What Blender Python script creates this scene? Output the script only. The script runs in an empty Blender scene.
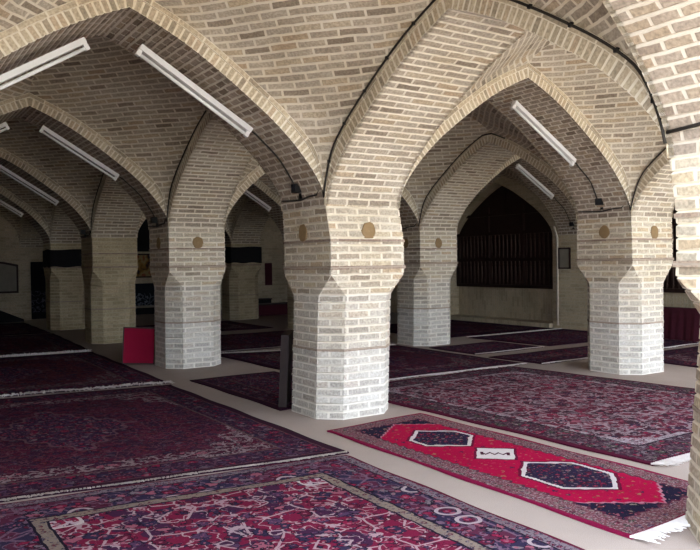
import bpy, math, random
import numpy as np
from mathutils import Vector, Matrix

rng = random.Random(7)
S = bpy.context.scene
COL = S.collection
H = 1.4

# ------------------------------------------------------------------ camera
F_PX, YAW, PITCH, ROLL = 742.5, .5783, -.0171, -.0131
fw = Vector((math.sin(YAW) * math.cos(PITCH), math.cos(YAW) * math.cos(PITCH), math.sin(PITCH)))
rt = Vector((math.cos(YAW), -math.sin(YAW), 0))
up = rt.cross(fw)
R_ = rt * math.cos(ROLL) + up * math.sin(ROLL)
U_ = -rt * math.sin(ROLL) + up * math.cos(ROLL)
cam = bpy.data.cameras.new('camera')
cam.sensor_width = 36
cam.lens = F_PX / 700 * 36
cam.clip_start = .05
cam_o = bpy.data.objects.new('camera', cam)
COL.objects.link(cam_o)
cam_o.matrix_world = Matrix((( R_.x, U_.x, -fw.x, -3.7708), (R_.y, U_.y, -fw.y, -5.9391), (R_.z, U_.z, -fw.z, H), (0, 0, 0, 1)))
S.camera = cam_o

# ------------------------------------------------------------------ light
w = bpy.data.worlds.new('world')
S.world = w
w.use_nodes = True
w.node_tree.nodes['Background'].inputs[0].default_value = (.82, .92, 1.05, 1)
w.node_tree.nodes['Background'].inputs[1].default_value = 1.0
sun = bpy.data.lights.new('sun', 'SUN')
sun.energy = 3.0
sun.angle = math.radians(.6)
sun.color = (1, .96, .90)
sun_o = bpy.data.objects.new('sun', sun)
COL.objects.link(sun_o)
sun_o.rotation_euler = Vector((-.42, -.38, -.82)).to_track_quat('-Z', 'Y').to_euler()
S.view_settings.view_transform = 'Standard'
S.view_settings.look = 'None'
S.view_settings.exposure = 2.88
S.view_settings.gamma = 1
S.view_settings.use_curve_mapping = False
S.cycles.max_bounces = 10
S.cycles.diffuse_bounces = 6
S.cycles.use_denoising = True
S.cycles.sample_clamp_indirect = 8

# ------------------------------------------------------------------ helpers
class MB:
    """collects faces with uv and builds ONE mesh object"""
    def __init__(s):
        s.v, s.f, s.uv = [], [], []
    def face(s, pts, uvs=None):
        i = len(s.v)
        s.v += [tuple(p) for p in pts]
        s.f.append(tuple(range(i, i + len(pts))))
        s.uv.append(uvs or [(p[0], p[1]) for p in pts])
    def grid(s, P, UV=None, flip=False):
        """P[i][j] points sharing vertices"""
        n, m = len(P), len(P[0])
        b = len(s.v)
        for r in P: s.v += [tuple(p) for p in r]
        for i in range(n - 1):
            for j in range(m - 1):
                q = [(i, j), (i + 1, j), (i + 1, j + 1), (i, j + 1)]
                if flip: q = q[::-1]
                s.f.append(tuple(b + a * m + c for a, c in q))
                s.uv.append([tuple(UV[a][c]) if UV else (0, 0) for a, c in q])
    def box(s, x0, x1, y0, y1, z0, z1, M=None):
        c = [Vector((x, y, z)) for z in (z0, z1) for y in (y0, y1) for x in (x0, x1)]
        if M: c = [M @ p for p in c]
        d = (x1 - x0, y1 - y0, z1 - z0)
        for q, a, b in (((0, 2, 3, 1), 1, 0), ((4, 5, 7, 6), 0, 1), ((0, 1, 5, 4), 0, 2), ((2, 6, 7, 3), 2, 0), ((0, 4, 6, 2), 2, 1), ((1, 3, 7, 5), 1, 2)):
            s.face([c[k] for k in q], [(0, 0), (d[a], 0), (d[a], d[b]), (0, d[b])])
    def tube(s, path, r, n=6, cap=True):
        path = [Vector(p) for p in path]
        rings, L = [], 0
        t0 = (path[1] - path[0]).normalized()
        a = t0.orthogonal().normalized()
        for i, p in enumerate(path):
            t = (path[min(i + 1, len(path) - 1)] - path[max(i - 1, 0)]).normalized()
            a = (a - t * a.dot(t)).normalized()
            b = t.cross(a)
            rr = r[i] if isinstance(r, (list, tuple)) else r
            rings.append([p + (a * math.cos(2 * math.pi * k / n) + b * math.sin(2 * math.pi * k / n)) * rr for k in range(n)])
        base = len(s.v)
        for g in rings: s.v += [tuple(p) for p in g]
        for i in range(len(path) - 1):
            for k in range(n):
                k2 = (k + 1) % n
                s.f.append((base + i * n + k, base + i * n + k2, base + (i + 1) * n + k2, base + (i + 1) * n + k))
                s.uv.append([(0, 0)] * 4)
        if cap:
            s.f.append(tuple(base + k for k in range(n))[::-1]); s.uv.append([(0, 0)] * n)
            o = base + (len(path) - 1) * n
            s.f.append(tuple(o + k for k in range(n))); s.uv.append([(0, 0)] * n)
    def build(s, name, mat, parent=None, smooth=False, local=True):
        me = bpy.data.meshes.new(name)
        off = Vector((0, 0, 0))
        me.from_pydata(s.v, [], s.f)
        uvl = me.uv_layers.new(name='uv')
        flat = [c for fuv in s.uv for p in fuv for c in p]
        uvl.data.foreach_set('uv', flat)
        me.materials.append(mat)
        if smooth: me.polygons.foreach_set('use_smooth', [True] * len(me.polygons))
        me.update()
        o = bpy.data.objects.new(name, me)
        COL.objects.link(o)
        if parent:
            o.parent = parent
            if local: o.matrix_parent_inverse = Matrix.Translation(parent.location).inverted() @ Matrix.Identity(4) if parent.rotation_euler.z == 0 else (Matrix.Translation(parent.location) @ parent.rotation_euler.to_matrix().to_4x4()).inverted()
        return o

def tag(o, label=None, cat=None, group=None, kind=None):
    if label: o['label'] = label
    if cat: o['category'] = cat
    if group: o['group'] = group
    if kind: o['kind'] = kind
    return o

def empty(name, loc, rz=0):
    o = bpy.data.objects.new(name, None)
    o.empty_display_size = .1
    COL.objects.link(o)
    o.location = loc
    o.rotation_euler = (0, 0, rz)
    return o

def copy_thing(root, loc, rz=0):
    r = root.copy(); COL.objects.link(r)
    r.location = loc; r.rotation_euler = (0, 0, rz)
    for ch in list(root.children):
        c = ch.copy(); COL.objects.link(c); c.parent = r
        for g in ch.children:
            d = g.copy(); COL.objects.link(d); d.parent = c
    return r

# ------------------------------------------------------------------ node helpers
class NT:
    def __init__(s, name):
        s.mat = bpy.data.materials.new(name)
        s.mat.use_nodes = True
        s.t = s.mat.node_tree
        s.b = s.t.nodes['Principled BSDF']
        s.b.inputs['Roughness'].default_value = .9
        s.b.inputs['Specular IOR Level'].default_value = .2
    def n(s, kind, **kw):
        x = s.t.nodes.new(kind)
        for k, v in kw.items(): setattr(x, k, v)
        return x
    def set(s, sock, v):
        if isinstance(v, bpy.types.NodeSocket): s.t.links.new(v, sock)
        elif isinstance(v, (tuple, list)) and len(v) == 3 and sock.type == 'RGBA': sock.default_value = (*v, 1)
        else: sock.default_value = v
    def m(s, op, a, b=None, c=None):
        x = s.n('ShaderNodeMath', operation=op)
        for i, v in enumerate((a, b, c)):
            if v is not None: s.set(x.inputs[i], v)
        return x.outputs[0]
    def mix(s, f, a, b, mode='MIX'):
        x = s.n('ShaderNodeMix', data_type='RGBA', blend_type=mode)
        s.set(x.inputs[0], f); s.set(x.inputs[6], a); s.set(x.inputs[7], b)
        return x.outputs[2]
    def uv(s):
        x = s.n('ShaderNodeUVMap'); x.uv_map = 'uv'
        return x.outputs[0]
    def sep(s, v):
        x = s.n('ShaderNodeSeparateXYZ'); s.set(x.inputs[0], v)
        return x.outputs
    def comb(s, a, b, c=0.0):
        x = s.n('ShaderNodeCombineXYZ')
        for i, v in enumerate((a, b, c)): s.set(x.inputs[i], v)
        return x.outputs[0]
    def noise(s, v, scale, detail=2, dim='3D', rough=.5):
        x = s.n('ShaderNodeTexNoise', noise_dimensions=dim)
        if v is not None: s.set(x.inputs['Vector'], v)
        x.inputs['Scale'].default_value = scale; x.inputs['Detail'].default_value = detail
        x.inputs['Roughness'].default_value = rough
        return x.outputs
    def vor(s, v, scale, feature='F1', metric='EUCLIDEAN', rnd=1.0):
        x = s.n('ShaderNodeTexVoronoi', voronoi_dimensions='2D', feature=feature)
        if feature == 'F1': x.distance = metric
        s.set(x.inputs['Vector'], v); x.inputs['Scale'].default_value = scale
        x.inputs['Randomness'].default_value = rnd
        return x.outputs
    def ramp(s, f, stops, const=False):
        x = s.n('ShaderNodeValToRGB')
        if const: x.color_ramp.interpolation = 'CONSTANT'
        e = x.color_ramp.elements
        while len(e) < len(stops): e.new(.5)
        for k, (p, c) in enumerate(stops):
            e[k].position = p; e[k].color = (*c, 1)
        s.set(x.inputs[0], f)
        return x.outputs[0]
    def out(s, color, rough=None, bump=None, bs=.5, bd=.01):
        s.set(s.b.inputs['Base Color'], color)
        if rough is not None: s.set(s.b.inputs['Roughness'], rough)
        if bump is not None:
            x = s.n('ShaderNodeBump'); x.inputs['Strength'].default_value = bs; x.inputs['Distance'].default_value = bd
            s.set(x.inputs['Height'], bump)
            s.t.links.new(x.outputs[0], s.b.inputs['Normal'])
        return s.mat

def brick_mat(name, bw, bh, mortar, offset, stops, mcol, bd=.012, msoft=.25, wob=.006, stain=.35):
    k = NT(name)
    uv = k.uv()
    geo = k.n('ShaderNodeNewGeometry').outputs['Position']
    wn = k.noise(geo, 9, 2)
    wv = k.n('ShaderNodeVectorMath', operation='SUBTRACT'); k.set(wv.inputs[0], wn[1]); wv.inputs[1].default_value = (.5, .5, .5)
    ws = k.n('ShaderNodeVectorMath', operation='SCALE'); k.set(ws.inputs[0], wv.outputs[0]); ws.inputs['Scale'].default_value = wob * 3
    wa = k.n('ShaderNodeVectorMath', operation='ADD'); k.set(wa.inputs[0], uv); k.set(wa.inputs[1], ws.outputs[0])
    br = k.n('ShaderNodeTexBrick'); br.offset = offset; br.offset_frequency = 2; br.squash = 1
    k.set(br.inputs['Vector'], wa.outputs[0])
    br.inputs['Color1'].default_value = (0, 0, 0, 1); br.inputs['Color2'].default_value = (1, 1, 1, 1); br.inputs['Mortar'].default_value = (.5, .5, .5, 1)
    br.inputs['Scale'].default_value = 1
    br.inputs['Mortar Size'].default_value = mortar
    br.inputs['Mortar Smooth'].default_value = msoft
    br.inputs['Brick Width'].default_value = bw; br.inputs['Row Height'].default_value = bh
    tint = k.sep(br.outputs['Color'])[0]
    col = k.ramp(tint, stops)
    n1 = k.noise(geo, 55, 3)[0]
    col = k.mix(.5, col, k.ramp(n1, [(.3, (.25, .25, .25)), (.7, (.75, .75, .75))]), 'OVERLAY')
    mc = k.mix(k.noise(geo, 22, 3)[0], mcol, tuple(c * .78 for c in mcol))
    col = k.mix(br.outputs['Fac'], col, mc)
    big = k.noise(geo, 1.6, 3)[0]
    col = k.mix(stain, col, k.ramp(big, [(.32, (.3, .28, .25)), (.68, (.7, .7, .7))]), 'OVERLAY')
    hgt = k.m('ADD', k.m('MULTIPLY', k.m('SUBTRACT', 1, br.outputs['Fac']), 1.0), k.m('MULTIPLY', n1, .3))
    return k.out(col, .92, hgt, .35, bd)

TAN = [(0, (.31, .255, .19)), (.1, (.41, .345, .265)), (.35, (.53, .465, .365)), (.6, (.49, .435, .35)), (.8, (.55, .465, .33)), (1, (.48, .37, .255))]
MORT = (.83, .76, .635)
brick_tan = brick_mat('tan brick', .235, .065, .0135, .5, TAN, MORT, msoft=.4)
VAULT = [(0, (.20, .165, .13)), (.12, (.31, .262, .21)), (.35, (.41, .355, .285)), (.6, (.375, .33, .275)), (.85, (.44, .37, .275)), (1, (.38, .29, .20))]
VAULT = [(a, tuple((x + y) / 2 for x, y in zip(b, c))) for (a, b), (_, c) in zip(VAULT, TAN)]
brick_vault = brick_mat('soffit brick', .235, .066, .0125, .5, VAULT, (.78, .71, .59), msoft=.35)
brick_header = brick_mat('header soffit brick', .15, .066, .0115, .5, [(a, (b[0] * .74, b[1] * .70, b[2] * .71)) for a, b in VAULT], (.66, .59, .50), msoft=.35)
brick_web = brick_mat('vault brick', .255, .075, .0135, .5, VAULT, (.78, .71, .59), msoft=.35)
WHT = [(0, (.42, .39, .35)), (.3, (.57, .54, .49)), (.7, (.60, .575, .53)), (1, (.54, .48, .41))]
PALE = [(a, tuple((x + y) / 2 for x, y in zip(b, c))) for (a, b), c in zip(TAN, [(.36, .33, .29), (.50, .48, .44), (.60, .575, .53), (.57, .54, .49), (.60, .56, .50), (.54, .48, .41)])]
brick_pale = brick_mat('pale brick', .235, .065, .0138, .5, PALE, (.84, .785, .69), stain=.25, msoft=.4)
brick_white = brick_mat('whitened brick', .235, .065, .014, .5, WHT, (.84, .80, .73), stain=.25, msoft=.4)
RING = [(0, (.34, .285, .215)), (.3, (.48, .41, .30)), (.7, (.54, .465, .345)), (1, (.48, .375, .265))]
brick_ring = brick_mat('voussoir brick', .056, .108, .0095, 0, RING, MORT, wob=.003)
brick_course = brick_mat('extrados course brick', .225, .05, .008, .5, RING, MORT, wob=.003)
BAND = [(0, (.22, .15, .11)), (.5, (.33, .25, .2)), (1, (.38, .3, .23))]
brick_band = brick_mat('string course brick', .23, .06, .006, .5, BAND, (.45, .38, .31))
WALLB = [(0, (.42, .35, .24)), (.5, (.50, .425, .30)), (1, (.54, .45, .31))]
brick_wall = brick_mat('cream wall brick', .235, .07, .007, .5, WALLB, (.58, .51, .38), bd=.006)

OCH = [(0, (.40, .335, .215)), (.5, (.50, .42, .275)), (1, (.54, .45, .30))]
brick_ochre = brick_mat('ochre washed brick', .235, .065, .010, .5, OCH, (.60, .515, .36), msoft=.4)

def plain(name, col, rough=.7, var=.25, scale=20, bump=.0, spec=.3):
    k = NT(name)
    geo = k.n('ShaderNodeNewGeometry').outputs['Position']
    n = k.noise(geo, scale, 3)[0]
    c = k.mix(n, tuple(min(1, x * (1 + var)) for x in col), tuple(x * (1 - var) for x in col))
    k.b.inputs['Specular IOR Level'].default_value = spec
    return k.out(c, rough, n if bump else None, bump or .1, .004)

white_plastic = plain('white enamel', (.80, .80, .79), .4, .04, 6, 0, .5)
tube_white = plain('frosted tube glass', (.83, .84, .84), .2, .02, 5, 0, .5)
grey_plastic = plain('grey plastic', (.25, .25, .25), .5, .1)
black_plastic = plain('black plastic', (.008, .008, .008), .5, .2)
dark_lens = plain('dark lens', (.03, .03, .035), .2, .05)
cable_mat = plain('dark cable sheath', (.028, .024, .02), .6, .2)
mud = plain('tan plaster', (.27, .18, .09), .95, .2, 30, .3)
dark_cloth = plain('black cloth', (.012, .012, .014), .95, .3, 40, .3)
dark_wood = plain('dark stained wood', (.026, .012, .010), .6, .35, 14, .2)
wood_mid = plain('turned wood', (.05, .026, .02), .5, .3, 30)
red_felt = plain('red felt', (.26, .003, .03), .95, .08, 40, .2)
maroon_cloth = plain('maroon cloth', (.06, .008, .018), .95, .25, 20, .3)
brown_board = plain('dark brown board', (.022, .013, .013), .7, .2, 18)
plaque_mat = plain('grey plaque', (.25, .23, .19), .8, .25, 8)
roof_mat = plain('rough plaster', (.38, .33, .27), .95, .2, 6)
paving = plain('courtyard paving', (.54, .475, .39), .9, .12, 2)
fringe_mat = plain('cotton fringe', (.84, .80, .79), .95, .15, 60)
fringe_dim = plain('duller cotton fringe', (.55, .50, .47), .95, .25, 60)  # same cotton, darker and greyer than the other fringe

# matting of the floor: fine woven beige
k = NT('beige floor matting')
geo = k.n('ShaderNodeNewGeometry').outputs['Position']
c = k.mix(k.noise(geo, 3, 4)[0], (.46, .385, .35), (.38, .315, .285))
fine = k.noise(geo, 240, 1)[0]
c = k.mix(.35, c, k.ramp(fine, [(.3, (.3, .3, .3)), (.7, (.7, .7, .7))]), 'OVERLAY')
floor_mat = k.out(c, .95, fine, .3, .003)

# ------------------------------------------------------------------ layout numbers
UL = [-4.17, 0.0, 4.23, 8.46]
VL = [-4.1, 0.0, 4.0, 7.95, 11.46, 15.2]
HW = .4                                   # half width of an arch band
ZS = 1.9
RISE_A, RISE_B = 1.42, 1.22
T_RING, T_COURSE = .098, .045
T_ALL = T_RING + T_COURSE

# ------------------------------------------------------------------ big structure
def struct(name, mb, mat):
    return tag(mb.build(name, mat), kind='structure')

b = MB(); b.box(-9.2, 9.2, -4.75, 15.4, -.2, 0); struct('floor', b, floor_mat)
b = MB(); b.box(-30, 30, -40, -4.75, -.22, -.02); tag(b.build('ground', paving), kind='structure')
b = MB(); b.box(-9.2, 9.2, -4.6, 15.4, 4.15, 4.4); struct('ceiling', b, roof_mat)  # unseen roof slab added to block sky light above the vaults
b = MB(); b.box(-9.2, 9.2, 14.9, 15.2, 0, 4.15)
struct('wall_back', b, brick_wall)
b = MB(); b.box(-9.2, -8.9, -4.5, 14.9, 0, 4.15); struct('wall_left', b, brick_wall)
b = MB(); b.box(-9.2, -4.57, -4.6, -4.3, 0, 4.15); struct('wall_front_blocker', b, brick_wall)  # unseen wall closing the left arcade, added to cut light inside

# arch profile (normalised: from springing (0,0) to apex (1,1))
PT = [(0, 0), (.004, .045), (.018, .095), (.05, .165), (.11, .262), (.19, .368), (.29, .478), (.41, .588), (.56, .716), (.71, .832), (.86, .926), (1, 1)]
def profile(half, rise, n=90):
    P = np.array(PT) * np.array([half, rise])
    s = np.r_[0, np.cumsum(np.hypot(*np.diff(P, axis=0).T))]
    # Catmull-Rom style smoothing through the points
    m = np.gradient(P, s, axis=0)
    m[0] = (0, 1)
    q = np.linspace(0, s[-1], n)
    i = np.clip(np.searchsorted(s, q, 'right') - 1, 0, len(s) - 2)
    h = s[i + 1] - s[i]; t = ((q - s[i]) / h)[:, None]; h = h[:, None]
    C = (2*t**3-3*t**2+1)*P[i] + (t**3-2*t**2+t)*h*m[i] + (-2*t**3+3*t**2)*P[i+1] + (t**3-t**2)*h*m[i+1]
    C[:, 0] = np.maximum.accumulate(np.clip(C[:, 0], 0, half)); C[0] = (0, 0); C[-1] = (half, rise)
    return C
def half_curves(half, rise):
    """dense intrados, its normals (into the masonry) and the ring taper"""
    C = profile(half, rise)
    T = np.gradient(C, axis=0); T /= np.linalg.norm(T, axis=1)[:, None]
    N = np.stack([-T[:, 1], T[:, 0]], 1)
    s = np.r_[0, np.cumsum(np.hypot(*np.diff(C, axis=0).T))]
    x = np.clip(s / .55, 0, 1); tap = x * x * (3 - 2 * x)
    return C, N, s, tap
def offset_curve(C, N, tap, off, half):
    E = C + N * (off * tap)[:, None]
    E[:, 0] = np.clip(E[:, 0], 0, half)
    E[-1] = (half, C[-1, 1] + off / max(.3, N[-1, 1]))
    return E
def extrados_fn(half, rise):
    C, N, s, tap = half_curves(half, rise)
    E = offset_curve(C, N, tap, T_ALL, half)
    d = np.maximum.accumulate(E[:, 0] + np.arange(len(E)) * 1e-7)
    z = np.maximum.accumulate(E[:, 1])
    return lambda x: np.interp(x, d, z)

def arch(name, axis, c, s0, s1, rise, label, hw=HW, soffit=None, sides=(-1, 1), group='pointed brick arches'):
    """a pointed arch band running along `axis` from s0 to s1, centred on c across"""
    half = (s1 - s0) / 2
    C, N, s, tap = half_curves(half, rise)
    L = s[-1]; nc = max(8, round(L / .066)); ch = L / nc
    def at(arr, q): return np.stack([np.interp(q, s, arr[:, 0]), np.interp(q, s, arr[:, 1])], 1)
    q, ins = [0.0], [0.0]
    for i in range(nc):
        q += [i * ch + .008, (i + 1) * ch - .008, (i + 1) * ch]; ins += [0, 0, .007]
    ins[-1] = 0
    q = np.array(q); ins = np.array(ins)
    E1 = offset_curve(C, N, tap, T_RING, half); E2 = offset_curve(C, N, tap, T_ALL, half)
    I = at(C, q) + at(N, q) * ins[:, None]; I[:, 0] = np.clip(I[:, 0], 0, half)
    O1 = at(E1, q); O2 = at(E2, q)
    def P(pt, side, y):   # side 0: from s0, 1: mirrored from s1
        a = s0 + pt[0] if side == 0 else s1 - pt[0]
        z = ZS + pt[1]
        return (a, c + y, z) if axis == 'u' else (c + y, a, z)
    mid = (s0 + s1) / 2
    root = empty(name, (mid, c, ZS) if axis == 'u' else (c, mid, ZS))
    tag(root, label, 'arch', group, 'thing')
    body = MB()
    flip0 = (axis == 'u')
    ys = [-hw, hw]
    rr = random.Random(int((c * 7 + s0 * 13) * 100))
    o0 = rr.uniform(0, .2)
    for side in (0, 1):
        g = [[P(p, side, y) for y in ys] for p in I]
        uv = [[(y + o0 + side * .1, qq) for y in ys] for qq in q]
        body.grid(g, uv, flip=(side == 0) == flip0)
        g = [[P(p, side, y) for y in ys] for p in O2]
        body.grid(g, uv, flip=(side == 1) == flip0)
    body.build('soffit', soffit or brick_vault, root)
    for sg in sides:
        vr, ec = MB(), MB()
        for side in (0, 1):
            fl = ((side == 0) == flip0) == (sg > 0)
            y0, y1 = sg * (hw - .03), sg * (hw + .003)
            r = (O1 - I); rl = np.hypot(r[:, 0], r[:, 1])
            vr.grid([[P(a, side, y1), P(bb, side, y1)] for a, bb in zip(I, O1)], [[(qq, .005), (qq, .005 + l)] for qq, l in zip(q, rl)], fl)
            vr.grid([[P(a, side, y1), P(a, side, y0)] for a in I], [[(qq, .02), (qq, .05)] for qq in q], not fl)
            vr.grid([[P(a, side, y1), P(a, side, y0)] for a in O1], [[(qq, .1), (qq, .12)] for qq in q], fl)
            y1 = sg * (hw + .012)
            ec.grid([[P(a, side, y1), P(bb, side, y1)] for a, bb in zip(O1, O2)], [[(qq, .002), (qq, .048)] for qq in q], fl)
            ec.grid([[P(a, side, y1), P(a, side, y0)] for a in O1], [[(qq, .01), (qq, .04)] for qq in q], not fl)
            ec.grid([[P(a, side, y1), P(a, side, y0)] for a in O2], [[(qq, .01), (qq, .04)] for qq in q], fl)
        vr.build('voussoir_ring', brick_ring, root)
        ec.build('extrados_course', brick_course, root)
    return root

def soffit_pt(s0, s1, rise, a):
    half = (s1 - s0) / 2
    C = profile(half, rise)
    d = min(a - s0, s1 - a)
    return ZS + float(np.interp(d, C[:, 0], C[:, 1]))

def vault(u0, u1, v0, v1):
    """sail vault over one bay, four quadrants of courses"""
    hu, hv = (u1 - u0) / 2, (v1 - v0) / 2
    fu, fv = extrados_fn(hu, RISE_A), extrados_fn(hv, RISE_B)
    t = np.linspace(0, 1, 200)
    zz = np.sqrt(fu(t * hu) ** 2 + fv(t * hv) ** 2)
    dl = np.hypot(hu, hv) * t
    arc = np.r_[0, np.cumsum(np.hypot(np.diff(dl), np.diff(zz)))]
    zz = np.maximum.accumulate(zz)
    n = 26
    g = np.linspace(0, 1, n) ** 1.7
    mb = MB()
    for a in (0, 1):
        for bq in (0, 1):
            P, UV = [], []
            for i in g:
                r, ru = [], []
                for j in g:
                    du, dv = i * hu, j * hv
                    z = math.hypot(float(fu(du)), float(fv(dv)))
                    r.append((u0 + du if a == 0 else u1 - du, v0 + dv if bq == 0 else v1 - dv, ZS + z))
                    ru.append(((du - dv) * .78 + a * .31 + bq * .17, float(np.interp(z, zz, arc))))
                P.append(r); UV.append(ru)
            mb.grid(P, UV, flip=(a == bq))
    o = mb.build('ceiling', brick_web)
    md = o.modifiers.new('thickness', 'SOLIDIFY'); md.thickness = .1; md.offset = -1; md.use_even_offset = False
    tag(o, kind='structure')
    return o

for i in range(3):
    for j in range(5):
        vault(UL[i] + HW, UL[i + 1] - HW, VL[j] + HW, (VL[j + 1] - HW) if j < 4 else 14.9)
b = MB(); b.box(-8.9, UL[0] - HW, -4.5, 14.9, 3.45, 3.6); struct('ceiling', b, roof_mat)

# walls with pointed openings: front arcade spandrel and right wall
def arch_wall(name, axis, c0, c1, lines, spans, rise, ztop, inset, mat, full=True):
    """solid wall between c0..c1; openings = spans; piers full height if full"""
    mb = MB()
    def pt(a, cc, z): return (a, cc, z) if axis == 'u' else (cc, a, z)
    def slab(prof):
        for (a0, zb0), (a1, zb1) in zip(prof[:-1], prof[1:]):
            if a1 - a0 < 1e-6: continue
            for cc, fl in ((c0, 0), (c1, 1)):
                q = [pt(a0, cc, zb0), pt(a1, cc, zb1), pt(a1, cc, ztop), pt(a0, cc, ztop)]
                uv = [(a0, zb0), (a1, zb1), (a1, ztop), (a0, ztop)]
                mb.face(q, uv)
            mb.face([pt(a0, c0, zb0), pt(a1, c0, zb1), pt(a1, c1, zb1), pt(a0, c1, zb0)], [(0, a0 + zb0), (0, a1 + zb1), (abs(c1 - c0), a1 + zb1), (abs(c1 - c0), a0 + zb0)])
    prof = [(lines[0], 0 if full else ZS)]
    for s0, s1, zbot in spans:
        C = profile((s1 - s0) / 2, rise, 40)
        prof.append((s0, 0 if full else ZS))
        if zbot is not None and full:
            pass
        L = [(s0 + d, ZS + z) for d, z in C] + [(s1 - d, ZS + z) for d, z in C[::-1][1:]]
        prof += [(a + k * 1e-5, z) for k, (a, z) in enumerate(L)]
        prof.append((s1 + .002, 0 if full else ZS))
        if full:
            for a in (s0, s1):
                mb.face([pt(a, c0, 0), pt(a, c1, 0), pt(a, c1, ZS), pt(a, c0, ZS)], [(c0, 0), (c1, 0), (c1, ZS), (c0, ZS)])
    prof.append((lines[1], 0 if full else ZS))
    slab(prof)
    return struct(name, mb, mat)

spA = [(UL[i] + HW, UL[i + 1] - HW) for i in range(3)]
spB = [(VL[j] + HW, VL[j + 1] - HW) for j in range(5)]
arch_wall('wall_front_blocker', 'u', -4.5, -4.25, (UL[0] - HW, 8.4), [(a, e, None) for a, e in spA], RISE_A + .14, 4.2, 0, brick_vault, full=False)  # front spandrel is unseen, added to block daylight above the arches
RW0, RW1 = 8.06, 8.42
spR = [(.42, 3.55, 0), (4.56, 7.86, 0), (8.4, 11.0, 0)]
arch_wall('wall_right', 'v', RW0, RW1, (-4.5, 14.9), spR, 1.24, 4.15, 0, brick_wall)
b = MB(); b.box(RW1, RW1 + .25, -4.5, 14.9, 0, 4.15); struct('wall_right', b, brick_wall)
b = MB(); b.box(RW0 - .1, RW1, 4.58, 7.84, 0, .09); struct('trim_1', b, brick_wall)
b = MB(); b.box(RW0 - .1, RW1, .44, 3.53, 0, .09); struct('trim_2', b, brick_wall)

# lattice windows in the two visible niches of the right wall
def lattice(idx, v0, v1, rise, label):
    z0 = .78
    half = (v1 - v0) / 2
    C = profile(half, rise, 40)
    x = RW1 - .03
    root = MB()
    out = [(v0, z0), (v1, z0)] + [(v1 - d, ZS + z) for d, z in C[:-1]] + [(v0 + d, ZS + z) for d, z in C[::-1]]
    root.face([(x, a, z) for a, z in out][::-1])
    root.face([(RW1 - .002, a, z) for a, z in out])
    for (a, z), (a2, z2) in zip(out, out[1:] + out[:1]):
        root.face([(x, a, z), (x, a2, z2), (RW1 - .002, a2, z2), (RW1 - .002, a, z)])
    w_ = root.build('window_%d' % idx, dark_wood)
    tag(w_, kind='structure')
    fr = MB()
    mid = (v0 + v1) / 2
    n3 = (v1 - v0) / 3
    def rail(a0, a1, z_0, z_1): fr.box(x - .06, x, a0, a1, z_0, z_1)
    for zz in (z0, 1.38, 1.98): rail(v0, v1, zz, zz + .07)
    for kk in range(4):
        a = v0 + n3 * kk
        rail(max(v0, a - .04), min(v1, a + .04), z0, 1.98)
    rail(v0 + n3 - .03, v0 + n3 + .03, 1.98, 2.62); rail(v1 - n3 - .03, v1 - n3 + .03, 1.98, 2.62); rail(v0 + .32, v1 - .32, 2.42, 2.48)
    rail(mid - .03, mid + .03, 2.4, 3.0)
    fr.build('window_frame', dark_wood, w_)
    for kk in range(3):
        for zz in (z0 + .07, 1.45):
            zt = zz + .53
            for j in range(8):
                a = v0 + n3 * kk + .04 + (n3 - .08) * (j + .5) / 8
                t = MB()
                hz = [0, .08, .12, .18, .22, .5, .78, .82, .88, .92, 1]
                hr = [.012, .012, .022, .012, .02, .026, .02, .012, .022, .012, .012]
                t.tube([(x - .03, a, zz + (zt - zz) * h) for h in hz], hr, 6)
                t.build('spindle', wood_mid, w_, smooth=True)
    return w_
lattice(1, 4.59, 7.83, 1.26, '')
lattice(2, .45, 3.52, 1.22, '')

# ------------------------------------------------------------------ arches of the hall
def nm(i, j): return {(1, 1): 'central front pier', (2, 1): 'right front pier', (1, 0): 'nearest pier at the right edge'}.get((i, j), '')
AL = {
 (0, 0, 'u'): None,
}
def A(i, j, label, **kw):   # along u in line VL[j], span i
    s0, s1 = spA[i]
    if i == 2: s1 = RW0
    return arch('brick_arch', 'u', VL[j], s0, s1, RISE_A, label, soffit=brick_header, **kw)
def B(i, j, label, **kw):   # along v in line UL[i], span j
    s0, s1 = spB[j]
    if j == 4: s1 = 14.9
    return arch('brick_arch', 'v', UL[i], s0, s1, RISE_B, label, **kw)

A(0, 0, 'front arcade arch leading left from the pier at the right edge of the photo')
A(1, 0, 'front arcade arch leading right from the pier at the right edge of the photo')
A(0, 1, 'large sunlit-edged brick arch at upper left carrying two white fluorescent battens')
A(1, 1, 'brick arch between the central pier and the right-hand front pier, one batten on its soffit')
A(2, 1, 'brick arch from the right-hand front pier to the right wall')
A(0, 2, 'second brick arch back on the left side, framed by the large front one')
A(1, 2, 'dim brick arch behind the central pier, between the red-board pier and the far right pier')
A(2, 2, 'brick arch in front of the lattice window, one dim batten on its soffit')
A(0, 3, 'third brick arch back on the left side, with a dim batten')
A(1, 3, 'dark brick arch deep in the hall, seen left of the central pier')
A(2, 3, 'brick arch meeting the right wall beyond the lattice window')
A(0, 4, 'rearmost brick arch on the left, springing from the pier with the black banner')
A(1, 4, 'rearmost dark arch beside the banner pier left of the central pier')
B(1, 0, 'big bright brick arch sweeping overhead from the central pier to the right-edge pier')
B(2, 0, 'brick arch springing toward the viewer from the right-hand front pier')
B(0, 0, 'front cross arch beyond the left edge of the photo')
B(0, 1, 'second cross arch beyond the left edge of the photo')
B(1, 1, 'brick arch from the central pier back to the pier beside the red board')
B(2, 1, 'brick arch from the right-hand front pier back to the pier before the lattice window')
B(1, 2, 'brick arch running back from the red-board pier along the left aisle')
B(2, 2, 'brick arch running back from the pier in front of the lattice window')
B(1, 3, 'brick arch running back to the pier with the black banner on the left')
B(2, 3, 'brick arch running back to the banner pier left of the central pier')
B(1, 4, 'brick arch running from the left banner pier to the back wall')

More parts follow.
